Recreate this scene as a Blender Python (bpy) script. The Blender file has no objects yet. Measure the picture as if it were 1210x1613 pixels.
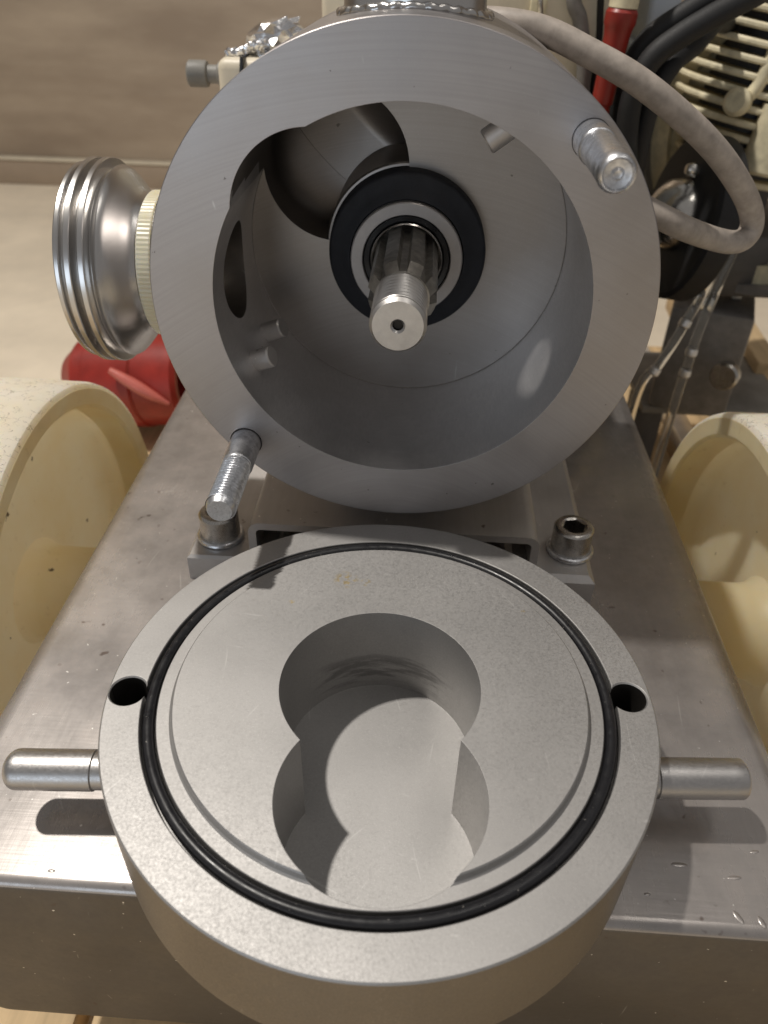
import bpy, bmesh, math, random
from math import sin, cos, pi, radians, hypot, atan2
from mathutils import Vector, Matrix

random.seed(7)
S = 0.001                                   # the scene is written in millimetres
scene = bpy.context.scene
COL = scene.collection

# ------------------------------------------------------------------ camera
cd = bpy.data.cameras.new('camera')
cam = bpy.data.objects.new('camera', cd)
COL.objects.link(cam)
scene.camera = cam
pitch, yaw, roll = 0.6427, -0.0440, 0.0260
fwd = Vector((sin(yaw) * cos(pitch), cos(yaw) * cos(pitch), -sin(pitch)))
rt = fwd.cross(Vector((0, 0, 1))).normalized()
up = rt.cross(fwd)
r2 = rt * cos(roll) + up * sin(roll)
u2 = -rt * sin(roll) + up * cos(roll)
cam.matrix_world = Matrix(((r2.x, u2.x, -fwd.x, 7.1 * S), (r2.y, u2.y, -fwd.y, -248.1 * S),
                           (r2.z, u2.z, -fwd.z, 101.3 * S), (0, 0, 0, 1)))
cd.sensor_fit = 'VERTICAL'
cd.sensor_height = 36
cd.lens = 1205.7 / 1613 * 36
cd.clip_start = 0.01
cd.clip_end = 60
cd.dof.use_dof = True
cd.dof.focus_distance = 0.262
cd.dof.aperture_fstop = 15.0

# ------------------------------------------------------------------ world and lamps
world = bpy.data.worlds.new('World')
scene.world = world
world.use_nodes = True
bg = world.node_tree.nodes['Background']
bg.inputs[0].default_value = (1.0, 0.965, 0.945, 1)
bg.inputs[1].default_value = 0.215


def lamp(name, loc, target, size, power, col, size_y=None):
    ld = bpy.data.lights.new(name, 'AREA')
    ld.energy = power
    ld.color = col
    if size_y:
        ld.shape = 'RECTANGLE'
        ld.size, ld.size_y = size * S, size_y * S
    else:
        ld.shape = 'DISK'
        ld.size = size * S
    o = bpy.data.objects.new(name, ld)
    COL.objects.link(o)
    o.location = Vector(loc) * S
    o.rotation_euler = (Vector(target) - Vector(loc)).to_track_quat('-Z', 'Y').to_euler()
    return o


lamp('ceiling_lamp', (-760, 190, 1800), (0, -50, -100), 70, 33, (1.0, 0.945, 0.87))
lamp('overhead_fill', (700, -250, 2000), (100, 0, -100), 1300, 3.5, (1.0, 0.95, 0.88), 260)  # unseen soft fill, added overhead for ambient light and reflections
lamp('window_light', (-900, -2200, 100), (0, 0, -50), 1300, 7, (0.74, 0.86, 1.0), 900)

scene.view_settings.view_transform = 'Standard'
scene.view_settings.look = 'None'
scene.view_settings.exposure = 0.08
scene.view_settings.gamma = 1.0


# ------------------------------------------------------------------ materials
class NT:
    def __init__(s, name):
        s.m = bpy.data.materials.new(name)
        s.m.use_nodes = True
        s.t = s.m.node_tree
        s.b = s.t.nodes['Principled BSDF']

    def n(s, typ, **kw):
        nd = s.t.nodes.new(typ)
        for k, v in kw.items():
            if k.startswith('i_'):
                nd.inputs[k[2:].replace('_', ' ')].default_value = v
            else:
                setattr(nd, k, v)
        return nd

    def l(s, a, b):
        s.t.links.new(a, b)

    def coord(s, scale=(1, 1, 1), rot=(0, 0, 0)):
        tc = s.n('ShaderNodeTexCoord')
        mp = s.n('ShaderNodeMapping')
        mp.inputs['Scale'].default_value = scale
        mp.inputs['Rotation'].default_value = rot
        s.l(tc.outputs['Object'], mp.inputs['Vector'])
        return mp.outputs[0]

    def noise(s, vec, scale, detail=4, rough=0.55):
        nd = s.n('ShaderNodeTexNoise')
        nd.inputs['Scale'].default_value = scale
        nd.inputs['Detail'].default_value = detail
        nd.inputs['Roughness'].default_value = rough
        s.l(vec, nd.inputs['Vector'])
        return nd.outputs['Fac']

    def ramp(s, fac, stops):
        r = s.n('ShaderNodeValToRGB')
        el = r.color_ramp.elements
        while len(el) < len(stops):
            el.new(0.5)
        for e, (p, c) in zip(el, stops):
            e.position = p
            e.color = c if len(c) == 4 else (*c, 1)
        s.l(fac, r.inputs[0])
        return r.outputs[0]

    def mixc(s, fac, a, b, mode='MIX'):
        m = s.n('ShaderNodeMix', data_type='RGBA', blend_type=mode)
        for i, v in ((0, fac), (6, a), (7, b)):
            if hasattr(v, 'links'):
                s.l(v, m.inputs[i])
            else:
                m.inputs[i].default_value = v if i == 0 else (*v, 1)
        return m.outputs[2]

    def rng(s, fac, a, b, lo=0.0, hi=1.0):
        m = s.n('ShaderNodeMapRange')
        m.inputs[1].default_value, m.inputs[2].default_value = lo, hi
        m.inputs[3].default_value, m.inputs[4].default_value = a, b
        s.l(fac, m.inputs[0])
        return m.outputs[0]

    def math(s, op, a, b=None):
        m = s.n('ShaderNodeMath', operation=op)
        for i, v in ((0, a), (1, b)):
            if v is None:
                continue
            if hasattr(v, 'links'):
                s.l(v, m.inputs[i])
            else:
                m.inputs[i].default_value = v
        return m.outputs[0]

    def bump(s, h, strength=0.2, dist=0.0002, prev=None):
        b = s.n('ShaderNodeBump')
        b.inputs['Strength'].default_value = strength
        b.inputs['Distance'].default_value = dist
        s.l(h, b.inputs['Height'])
        if prev is not None:
            s.l(prev, b.inputs['Normal'])
        return b.outputs[0]

    def out(s, col=None, rough=None, metal=None, normal=None, **kw):
        for k, v in (('Base Color', col), ('Roughness', rough), ('Metallic', metal), ('Normal', normal)):
            if v is None:
                continue
            if hasattr(v, 'links'):
                s.l(v, s.b.inputs[k])
            else:
                s.b.inputs[k].default_value = (*v, 1) if k == 'Base Color' else v
        for k, v in kw.items():
            s.b.inputs[k.replace('_', ' ')].default_value = v
        return s.m

    def edge(s, radius):
        b = s.n('ShaderNodeBevel', samples=4)
        b.inputs['Radius'].default_value = radius * S
        return b.outputs[0]


def scratches(N, scale, density=0.5, rot=0.4, width=0.012):
    """thin bright lines: bands of two stretched, distorted waves cut by noise"""
    res = None
    for k, (ang, sc) in enumerate(((rot, scale), (rot + 1.1, scale * 0.7), (rot - 0.7, scale * 1.2))):
        v = N.coord((1, 1, 1), (0, 0, ang))
        w = N.n('ShaderNodeTexWave', wave_type='BANDS', bands_direction='X')
        w.inputs['Scale'].default_value = sc
        w.inputs['Distortion'].default_value = 14
        w.inputs['Detail'].default_value = 1.0
        w.inputs['Detail Scale'].default_value = 0.35
        N.l(v, w.inputs['Vector'])
        line = N.rng(w.outputs['Fac'], 0, 1, 1 - width, 1.0)
        msk = N.rng(N.noise(N.coord((1, 0.35, 1), (0, 0, ang + 0.3)), 55 + 17 * k, 2), 0, 1, 1 - density, 1 - density + 0.05)
        f = N.math('MULTIPLY', line, msk)
        res = f if res is None else N.math('MAXIMUM', res, f)
    return res


def mat_blasted(name, base=(0.44, 0.43, 0.42), rough=0.56, edge=0.25, stain=True):
    N = NT(name)
    v = N.coord()
    fine = N.noise(v, 2600, 2, 0.6)
    mid = N.noise(v, 1250, 3, 0.7)
    low = N.noise(v, 26, 3)
    c = N.mixc(N.rng(low, 0, 1, 0.35, 0.65), [x * 0.93 for x in base], [min(1, x * 1.05) for x in base])
    c = N.mixc(N.rng(fine, 0, 0.26, 0.6, 0.75), c, (0.86, 0.84, 0.82))
    c = N.mixc(N.rng(mid, 0, 0.12, 0.58, 0.72), c, [x * 0.7 for x in base])
    nrm = N.edge(edge) if edge else None
    nrm = N.bump(fine, 0.14, 0.00010, nrm)
    nrm = N.bump(mid, 0.09, 0.00016, nrm)
    r = N.rng(mid, rough - 0.08, rough + 0.1, 0.3, 0.7)
    sc = scratches(N, 26, 0.36, 0.5, 0.006)
    c = N.mixc(N.math('MULTIPLY', sc, 0.18), c, (0.88, 0.87, 0.85))
    if stain:
        tc = N.n('ShaderNodeTexCoord')
        blot = N.rng(N.noise(v, 420, 3), 0, 1, 0.45, 0.54)
        tot = None
        for (px_, py_, rad) in ((-0.0156, 0.0475, 0.0050), (-0.0085, 0.0465, 0.0022), (-0.0335, 0.0345, 0.0012), (0.0473, 0.036, 0.0010), (0.022, -0.064, 0.0018)):
            d = N.n('ShaderNodeVectorMath', operation='DISTANCE')
            N.l(tc.outputs['Object'], d.inputs[0])
            d.inputs[1].default_value = (px_, py_, 0.042)
            k = N.rng(d.outputs['Value'], 1, 0, rad * 0.5, rad)
            k = N.math('MULTIPLY', k, blot)
            tot = k if tot is None else N.math('MAXIMUM', tot, k)
        c = N.mixc(N.math('MULTIPLY', tot, 0.85), c, (0.45, 0.36, 0.20))
        sp = N.n('ShaderNodeSeparateXYZ')
        N.l(tc.outputs['Object'], sp.inputs[0])
        band = N.math('MULTIPLY', N.rng(sp.outputs[2], 0, 1, 0.006, 0.009), N.rng(sp.outputs[2], 1, 0, 0.018, 0.024))
        band = N.math('MULTIPLY', band, N.rng(sp.outputs[1], 0, 1, 0.018, 0.026))
        smear = N.rng(N.noise(N.coord((48, 48, 260)), 1.0, 5), 0, 1, 0.48, 0.60)
        c = N.mixc(N.math('MULTIPLY', N.math('MULTIPLY', band, smear), 0.65), c, [x * 0.42 for x in base])
    return N.out(c, r, 1.0, nrm)


def mat_turned(name, base=(0.44, 0.42, 0.41), rough=0.40, edge=0.3):
    """faced on a lathe: faint rings round the object's y axis"""
    N = NT(name)
    tc = N.n('ShaderNodeTexCoord')
    sp = N.n('ShaderNodeSeparateXYZ')
    N.l(tc.outputs['Object'], sp.inputs[0])
    rad = N.math('SQRT', N.math('ADD', N.math('MULTIPLY', sp.outputs[0], sp.outputs[0]),
                                N.math('MULTIPLY', sp.outputs[2], sp.outputs[2])))
    ang = N.math('ARCTAN2', sp.outputs[2], sp.outputs[0])
    cb = N.n('ShaderNodeCombineXYZ')
    N.l(N.math('MULTIPLY', rad, 1500.0), cb.inputs[0])
    N.l(N.math('MULTIPLY', ang, 1.2), cb.inputs[1])
    N.l(N.math('MULTIPLY', sp.outputs[1], 260.0), cb.inputs[2])
    rings = N.noise(cb.outputs[0], 1.0, 3, 0.6)
    v = N.coord()
    low = N.noise(v, 34, 4)
    spk = N.noise(v, 2200, 2)
    c = N.mixc(N.rng(low, 0, 1, 0.3, 0.7), [x * 0.88 for x in base], [x * 1.08 for x in base])
    c = N.mixc(N.rng(rings, 0, 0.35, 0.35, 0.7), c, [x * 0.78 for x in base])
    c = N.mixc(N.rng(spk, 0, 0.4, 0.62, 0.78), c, [x * 1.4 for x in base])
    c = N.mixc(N.rng(N.noise(v, 330, 2), 0, 0.7, 0.755, 0.775), c, (0.10, 0.09, 0.08))
    c = N.mixc(N.math('MULTIPLY', scratches(N, 21, 0.3, 0.9, 0.004), 0.3), c, (0.8, 0.79, 0.78))
    nrm = N.edge(edge) if edge else None
    nrm = N.bump(rings, 0.10, 0.00008, nrm)
    nrm = N.bump(spk, 0.08, 0.00008, nrm)
    r = N.rng(low, rough - 0.05, rough + 0.08, 0.3, 0.7)
    return N.out(c, r, 1.0, nrm)


def mat_brushed(name, base=(0.50, 0.46, 0.425), rough=0.30, rot=0.0, edge=None, stains=True):
    N = NT(name)
    v = N.coord((1, 1, 1))
    streak = N.noise(N.coord((420, 26, 420), (0, 0, rot)), 1.0, 4, 0.65)
    streak2 = N.noise(N.coord((24, 620, 420), (0, 0, rot + 0.6)), 1.0, 3, 0.6)
    low = N.noise(v, 13, 5, 0.6)
    mott = N.noise(v, 60, 5, 0.65)
    c = N.mixc(N.rng(low, 0, 1, 0.3, 0.72), [x * 0.82 for x in base], [x * 1.10 for x in base])
    c = N.mixc(N.rng(mott, 0, 0.3, 0.5, 0.75), c, (base[0] * 0.90, base[1] * 0.82, base[2] * 0.78))
    c = N.mixc(N.rng(streak, 0, 0.25, 0.4, 0.75), c, [x * 0.72 for x in base])
    sc = scratches(N, 17, 0.34, 0.25, 0.004)
    c = N.mixc(N.math('MULTIPLY', sc, 0.22), c, (0.85, 0.84, 0.8))
    spots = N.rng(N.noise(v, 190, 2), 0, 0.75, 0.71, 0.78)
    c = N.mixc(spots, c, (0.16, 0.12, 0.10))
    c = N.mixc(N.rng(N.noise(N.coord((1, 1, 1), (0.3, 0.2, 0.1)), 520, 1), 0, 0.9, 0.775, 0.80), c, (0.9, 0.88, 0.84))
    nrm = N.edge(edge) if edge else None
    nrm = N.bump(streak, 0.16, 0.00015, nrm)
    nrm = N.bump(streak2, 0.2, 0.00014, nrm)
    nrm = N.bump(mott, 0.06, 0.0005, nrm)
    r = N.math('ADD', N.math('ADD', N.rng(low, -0.05, 0.09, 0.35, 0.65), N.rng(mott, rough - 0.03, rough + 0.05, 0.3, 0.7)), N.rng(streak, -0.03, 0.03, 0.3, 0.7))
    m = N.out(c, r, 1.0, nrm)
    # brushed sheet: a polished lobe and a dull one side by side
    b2 = N.n('ShaderNodeBsdfPrincipled')
    N.l(c, b2.inputs['Base Color'])
    N.l(nrm, b2.inputs['Normal'])
    b2.inputs['Metallic'].default_value = 1.0
    b2.inputs['Roughness'].default_value = 0.66
    mx = N.n('ShaderNodeMixShader')
    N.l(N.rng(mott, 0.45, 0.70, 0.3, 0.7), mx.inputs[0])
    N.l(N.b.outputs[0], mx.inputs[1])
    N.l(b2.outputs[0], mx.inputs[2])
    N.l(mx.outputs[0], N.t.nodes['Material Output'].inputs['Surface'])
    return m


def mat_plain(name, col, rough=0.5, metal=0.0, var=0.15, nscale=60, bump=0.1, dist=0.0004, edge=None, **kw):
    N = NT(name)
    v = N.coord()
    a = N.noise(v, nscale, 5, 0.6)
    f = N.noise(v, nscale * 14, 3, 0.6)
    c = N.mixc(N.rng(a, 0, 1, 0.3, 0.7), [x * (1 - var) for x in col], [min(1, x * (1 + var)) for x in col])
    nrm = N.edge(edge) if edge else None
    nrm = N.bump(a, bump, dist, nrm)
    nrm = N.bump(f, bump, dist * 0.2, nrm)
    r = N.rng(f, max(0.03, rough - 0.06), min(1, rough + 0.1), 0.3, 0.7)
    return N.out(c, r, metal, nrm, **kw)


def mat_zinc(name, base=(0.66, 0.67, 0.70), rough=0.28):
    N = NT(name)
    v = N.coord()
    a = N.noise(v, 420, 4, 0.7)
    f = N.noise(N.coord((900, 120, 900)), 1.0, 3)
    c = N.mixc(N.rng(a, 0, 1, 0.35, 0.68), [x * 0.55 for x in base], base)
    nrm = N.bump(a, 0.22, 0.0002)
    nrm = N.bump(f, 0.15, 0.0001, nrm)
    return N.out(c, N.rng(a, rough + 0.14, rough - 0.06, 0.3, 0.7), 1.0, nrm)


def mat_nylon(name, col, dirt=True, rough=0.42, crack=0.0, trans=0.0):
    N = NT(name)
    v = N.coord()
    a = N.noise(v, 16, 4, 0.6)
    f = N.noise(v, 160, 5, 0.7)
    c = N.mixc(N.rng(a, 0, 1, 0.3, 0.7), (col[0] * 0.94, col[1] * 0.86, col[2] * 0.70), col)
    if dirt:
        c = N.mixc(N.rng(f, 0, 0.35, 0.60, 0.78), c, (col[0] * 0.5, col[1] * 0.42, col[2] * 0.30))
        c = N.mixc(N.rng(N.noise(v, 95, 3), 0, 0.9, 0.715, 0.745), c, (0.07, 0.05, 0.03))
    nrm = N.bump(f, 0.12, 0.0006)
    if crack:
        vo = N.n('ShaderNodeTexVoronoi', feature='DISTANCE_TO_EDGE')
        vo.inputs['Scale'].default_value = 130
        wob = N.n('ShaderNodeVectorMath', operation='ADD')
        ns = N.n('ShaderNodeTexNoise')
        ns.inputs['Scale'].default_value = 210
        N.l(v, ns.inputs['Vector'])
        sc = N.n('ShaderNodeVectorMath', operation='SCALE')
        sc.inputs['Scale'].default_value = 0.012
        N.l(ns.outputs['Color'], sc.inputs[0])
        N.l(v, wob.inputs[0])
        N.l(sc.outputs[0], wob.inputs[1])
        N.l(wob.outputs[0], vo.inputs['Vector'])
        k = N.math('MULTIPLY', N.rng(vo.outputs['Distance'], 1, 0, 0.0, 0.03), N.rng(f, 0, crack, 0.42, 0.6))
        c = N.mixc(k, c, (0.16, 0.13, 0.09))
        nrm = N.bump(k, -0.6, 0.0006, nrm)
    m = N.out(c, N.rng(f, rough - 0.08, rough + 0.15, 0.3, 0.7), 0.0, nrm,
              Subsurface_Weight=0.5, Subsurface_Scale=0.02, Subsurface_Radius=(1.0, 0.7, 0.35))
    if trans:                              # nylon lets light through
        tr = N.n('ShaderNodeBsdfTranslucent')
        N.l(c, tr.inputs['Color'])
        mx = N.n('ShaderNodeMixShader')
        mx.inputs[0].default_value = trans
        N.l(N.b.outputs[0], mx.inputs[1])
        N.l(tr.outputs[0], mx.inputs[2])
        N.l(mx.outputs[0], N.t.nodes['Material Output'].inputs['Surface'])
    return m


def mat_wood(name, col=(0.50, 0.36, 0.20)):
    N = NT(name)
    oi = N.n('ShaderNodeObjectInfo')
    tc = N.n('ShaderNodeTexCoord')
    off = N.n('ShaderNodeVectorMath', operation='ADD')
    rnd = N.n('ShaderNodeCombineXYZ')
    N.l(N.math('MULTIPLY', oi.outputs['Random'], 9.0), rnd.inputs[0])
    N.l(N.math('MULTIPLY', oi.outputs['Random'], 5.0), rnd.inputs[1])
    N.l(tc.outputs['Object'], off.inputs[0])
    N.l(rnd.outputs[0], off.inputs[1])
    mp = N.n('ShaderNodeMapping')
    mp.inputs['Scale'].default_value = (60, 3.5, 60)
    N.l(off.outputs[0], mp.inputs['Vector'])
    g = N.noise(mp.outputs[0], 1.0, 6, 0.65)
    g2 = N.noise(off.outputs[0], 22, 4)
    c = N.ramp(g, [(0.25, [x * 0.55 for x in col]), (0.5, col), (0.75, [min(1, x * 1.3) for x in col])])
    c = N.mixc(N.rng(g2, 0, 0.4, 0.5, 0.8), c, [x * 0.55 for x in col])
    return N.out(c, 0.7, 0.0, N.bump(g, 0.3, 0.0006))


M = {}
M['cover'] = mat_blasted('bead_blasted_steel')
M['flange'] = mat_turned('turned_steel', (0.41, 0.388, 0.383), 0.42)
M['bore'] = mat_turned('shaded_bored_steel', (0.33, 0.305, 0.285), 0.40, 0.25)  # bored inside, with shade on the back wall put into the colour
M['litbore'] = mat_turned('lit_bore_steel', (0.76, 0.745, 0.745), 0.48, 0.25)  # barrel of the bore, light on it put into a paler colour
M['base'] = mat_brushed('brushed_sheet_steel', (0.455, 0.425, 0.405), 0.20)
M['foot'] = mat_brushed('ground_steel', (0.62, 0.60, 0.585), 0.40)
M['union'] = NT('satin_steel').out((0.60, 0.585, 0.57), 0.27, 1.0)
M['frontshade'] = mat_brushed('shaded_front_steel', (0.19, 0.177, 0.162), 0.44, 1.57)  # beam front: its dim reflection is painted in as a darker colour
M['sideshade'] = mat_blasted('shaded_cover_side', (0.25, 0.232, 0.212), 0.48, 0.25, False)  # cover side darkened in colour to carry its shade
M['pin'] = mat_blasted('pin_steel', (0.50, 0.485, 0.475), 0.40, 0, False)
M['zinc'] = mat_zinc('zinc_plated_steel', (0.86, 0.87, 0.90), 0.30)
M['bolt'] = mat_plain('oily_steel', (0.50, 0.48, 0.45), 0.26, 1.0, 0.2, 260, 0.12, 0.0003)
M['spline'] = mat_plain('dark_oily_steel', (0.54, 0.52, 0.48), 0.42, 1.0, 0.3, 240, 0.15, 0.0004)
M['shaft'] = mat_plain('machined_steel', (0.62, 0.60, 0.58), 0.36, 1.0, 0.08, 300, 0.08, 0.0002)
N = NT('black_rubber')
v = N.coord()
a = N.noise(v, 320, 4)
c = N.mixc(N.rng(N.noise(v, 900, 2), 0, 0.7, 0.71, 0.76), (0.011, 0.011, 0.013), (0.35, 0.33, 0.30))
M['rubber'] = N.out(c, N.rng(a, 0.25, 0.45, 0.3, 0.7), 0.0, N.bump(a, 0.12, 0.0003))
M['seal'] = mat_plain('black_seal', (0.010, 0.011, 0.015), 0.62, 0.0, 0.3, 200, 0.06, 0.0003)
M['carbide'] = mat_plain('grey_seal_face', (0.36, 0.34, 0.33), 0.45, 0.6, 0.06, 200, 0.03, 0.0002)
M['hole'] = mat_plain('hole_shade', (0.05, 0.045, 0.04), 0.6, 0.8, 0.2, 200)  # near-black colour stands in for the shade down holes
M['gasket'] = mat_nylon('amber_gasket', (0.66, 0.61, 0.47), False, 0.35)
M['nylon'] = mat_nylon('cast_nylon', (0.94, 0.88, 0.68), True, 0.36, 0.0, 0.5)
M['tread'] = mat_nylon('worn_nylon_tread', (0.95, 0.93, 0.88), True, 0.6, 0.9, 0.4)
M['cream'] = mat_plain('cream_paint', (0.66, 0.59, 0.46), 0.45, 0.0, 0.10, 40, 0.06, 0.0004)
M['castcream'] = mat_plain('cream_painted_casting', (0.70, 0.63, 0.44), 0.5, 0.0, 0.22, 120, 0.35, 0.0008)
M['cable'] = mat_plain('dirty_grey_cable', (0.36, 0.315, 0.275), 0.5, 0.0, 0.22, 170, 0.12, 0.0005)
M['hose'] = mat_plain('black_hose', (0.010, 0.010, 0.011), 0.62, 0.0, 0.3, 120, 0.1, 0.0004)
M['conduit'] = mat_plain('grey_conduit', (0.20, 0.19, 0.18), 0.5, 0.0, 0.2, 120)
M['red'] = mat_plain('red_plastic', (0.27, 0.020, 0.012), 0.38, 0.0, 0.18, 60, 0.05, 0.0003)
M['redlight'] = mat_plain('red_plastic_lid', (0.55, 0.14, 0.11), 0.35, 0.0, 0.1, 60, 0.05)
M['foil'] = mat_plain('crumpled_foil', (0.82, 0.82, 0.83), 0.16, 1.0, 0.05, 200, 0.3, 0.001)
M['chrome'] = mat_plain('dull_chrome', (0.62, 0.60, 0.56), 0.18, 1.0, 0.15, 120, 0.15, 0.0006)
M['darkgrey'] = mat_plain('dark_grey_paint', (0.075, 0.07, 0.066), 0.5, 0.0, 0.25, 60, 0.1)
M['grey'] = mat_plain('grey_paint', (0.22, 0.21, 0.19), 0.5, 0.0, 0.2, 60, 0.1)
M['bluewhite'] = mat_plain('pale_blue_plastic', (0.60, 0.66, 0.74), 0.4, 0.0, 0.08, 30)
M['alu'] = mat_plain('white_aluminium', (0.74, 0.73, 0.72), 0.35, 0.7, 0.08, 60)
M['wood'] = mat_wood('pallet_wood', (0.60, 0.44, 0.25))
M['floor'] = mat_plain('dusty_concrete', (0.82, 0.72, 0.57), 0.7, 0.0, 0.10, 9, 0.08, 0.001)
N = NT('brown_metal_panel')
v = N.coord((1.2, 1, 4.5))
a = N.noise(v, 1.6, 5, 0.6)
f = N.noise(N.coord((3, 1, 60)), 1.0, 4, 0.6)
q = N.noise(N.coord(), 9, 5, 0.7)
c = N.mixc(N.rng(a, 0, 1, 0.35, 0.66), (0.30, 0.235, 0.175), (0.46, 0.375, 0.285))
c = N.mixc(N.rng(f, 0, 0.12, 0.45, 0.7), c, (0.30, 0.22, 0.15))
c = N.mixc(N.rng(q, 0, 0.8, 0.66, 0.76), c, (0.20, 0.14, 0.09))
M['wall'] = N.out(c, 0.42, 0.25, N.bump(f, 0.1, 0.001))
M['skirt'] = mat_plain('brown_skirting', (0.34, 0.265, 0.195), 0.5, 0.0, 0.12, 8)
g = NT('clear_tube')
M['clear'] = g.out((0.95, 0.95, 0.92), 0.08, 0.0, None, Transmission_Weight=0.92, IOR=1.15)


# ------------------------------------------------------------------ mesh helpers
def smooth(bm, ang=32):
    bm.normal_update()
    lim = radians(ang)
    for f in bm.faces:
        f.smooth = True
    for e in bm.edges:
        e.smooth = not (len(e.link_faces) == 2 and e.calc_face_angle(0) > lim)


def link(name, bm, mat, parent=None, ang=32, origin=(0, 0, 0), keep=False):
    smooth(bm, ang)
    me = bpy.data.meshes.new(name)
    T = Matrix.Scale(S, 4) @ Matrix.Translation(-Vector(origin))
    bm.transform(T)
    bm.to_mesh(me)
    if not keep:
        bm.free()
    me.materials.append(M[mat])
    o = bpy.data.objects.new(name, me)
    COL.objects.link(o)
    if parent is not None:
        o.parent = parent
    else:
        o.location = Vector(origin) * S
    return o


ORG = {}


def thing(name, label, cat, origin, group=None):
    o = bpy.data.objects.new(name, None)
    COL.objects.link(o)
    o.empty_display_size = 0.02
    o.location = Vector(origin) * S
    ORG[o.name] = Vector(origin)
    o['label'], o['category'] = label, cat
    if group:
        o['group'] = group
    return o


def part(name, bm, mat, parent, ang=32, label=None):
    root = parent
    while root.parent is not None:
        root = root.parent
    o = link(name, bm, mat, parent, ang, ORG[root.name])
    if label:
        o['label'] = label
    return o


def tag(o, label, cat, group=None):
    o['label'], o['category'] = label, cat
    if group:
        o['group'] = group
    return o


def solo(name, bm, mat, label, cat, origin, group=None, ang=32):
    return tag(link(name, bm, mat, None, ang, origin), label, cat, group)


def struct(name, bm, mat, origin=(0, 0, 0)):
    o = link(name, bm, mat, None, 32, origin)
    o['kind'] = 'structure'
    return o


def frame(axis):
    a = Vector(axis).normalized()
    h = Vector((0, 0, 1)) if abs(a.z) < 0.9 else Vector((0, 1, 0))
    e1 = h.cross(a).normalized()
    return a, e1, a.cross(e1)


def lathe(bm, prof, c, axis, seg=64, caps=False, close=False, a0=0.0, a1=2 * pi):
    """profile of (radius, height along the axis); close joins last to first"""
    a, e1, e2 = frame(axis)
    c = Vector(c)
    full = abs(a1 - a0 - 2 * pi) < 1e-6
    ns = seg if full else seg + 1
    rows = []
    for r, h in prof:
        if r < 1e-6:
            rows.append([bm.verts.new(c + a * h)])
        else:
            rows.append([bm.verts.new(c + a * h + (e1 * cos(a0 + (a1 - a0) * i / seg) + e2 * sin(a0 + (a1 - a0) * i / seg)) * r)
                         for i in range(ns)])
    pairs = list(zip(rows, rows[1:])) + ([(rows[-1], rows[0])] if close else [])
    for A, B in pairs:
        for i in range(seg):
            j = (i + 1) % ns
            if len(A) == 1 and len(B) == 1:
                continue
            if len(A) == 1:
                q = (A[0], B[j], B[i])
            elif len(B) == 1:
                q = (A[i], A[j], B[0])
            else:
                q = (A[i], A[j], B[j], B[i])
            try:
                bm.faces.new(q)
            except ValueError:
                pass
    bmesh.ops.recalc_face_normals(bm, faces=bm.faces)
    return bm


def box(bm, lo, hi, bev=0.0, rot=None, piv=None, seg=2):
    v0 = len(bm.verts)
    r = bmesh.ops.create_cube(bm, size=1.0)
    lo, hi = Vector(lo), Vector(hi)
    for v in r['verts']:
        v.co = Vector((lo[i] + (v.co[i] + 0.5) * (hi[i] - lo[i]) for i in range(3)))
    vs = list(r['verts'])
    if bev:
        es = list({e for v in vs for e in v.link_edges})
        out = bmesh.ops.bevel(bm, geom=es, offset=bev, segments=seg, affect='EDGES', profile=0.5)
        vs = list({v for f in out['faces'] for v in f.verts} | {v for v in vs if v.is_valid})
    if rot is not None:
        p = Vector(piv) if piv is not None else (lo + hi) / 2
        for v in vs:
            v.co = p + rot @ (v.co - p)
    return bm


def tube(bm, pts, rad, seg=16, caps=True, sub=6):
    """a round bar swept along a Catmull-Rom curve"""
    P = [Vector(p) for p in pts]
    path = []
    if len(P) > 2:
        Q = [P[0] * 2 - P[1]] + P + [P[-1] * 2 - P[-2]]
        for i in range(1, len(Q) - 2):
            for k in range(sub):
                t = k / sub
                p0, p1, p2, p3 = Q[i - 1:i + 3]
                path.append(0.5 * ((2 * p1) + (p2 - p0) * t + (2 * p0 - 5 * p1 + 4 * p2 - p3) * t * t + (3 * p1 - p0 - 3 * p2 + p3) * t ** 3))
        path.append(P[-1])
    else:
        path = P
    rows = []
    n = None
    for i, p in enumerate(path):
        d = (path[min(i + 1, len(path) - 1)] - path[max(i - 1, 0)]).normalized()
        if n is None:
            n = frame(d)[1]
        n = (n - d * n.dot(d)).normalized()
        b = d.cross(n)
        rr = rad(i / (len(path) - 1)) if callable(rad) else rad
        rows.append([bm.verts.new(p + (n * cos(2 * pi * k / seg) + b * sin(2 * pi * k / seg)) * rr) for k in range(seg)])
    for A, B in zip(rows, rows[1:]):
        for k in range(seg):
            bm.faces.new((A[k], A[(k + 1) % seg], B[(k + 1) % seg], B[k]))
    if caps:
        bm.faces.new(rows[0][::-1])
        bm.faces.new(rows[-1])
    bmesh.ops.recalc_face_normals(bm, faces=bm.faces)
    return bm


def prism(bm, pts, z0, z1, axis='z'):
    """closed outline (2D) pulled along an axis"""
    def P(u, v, w):
        return {'z': (u, v, w), 'y': (u, w, v), 'x': (w, u, v)}[axis]
    a = [bm.verts.new(P(u, v, z0)) for u, v in pts]
    b = [bm.verts.new(P(u, v, z1)) for u, v in pts]
    n = len(pts)
    for i in range(n):
        bm.faces.new((a[i], a[(i + 1) % n], b[(i + 1) % n], b[i]))
    bm.faces.new(a[::-1])
    bm.faces.new(b)
    bmesh.ops.recalc_face_normals(bm, faces=bm.faces)
    return bm


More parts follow.
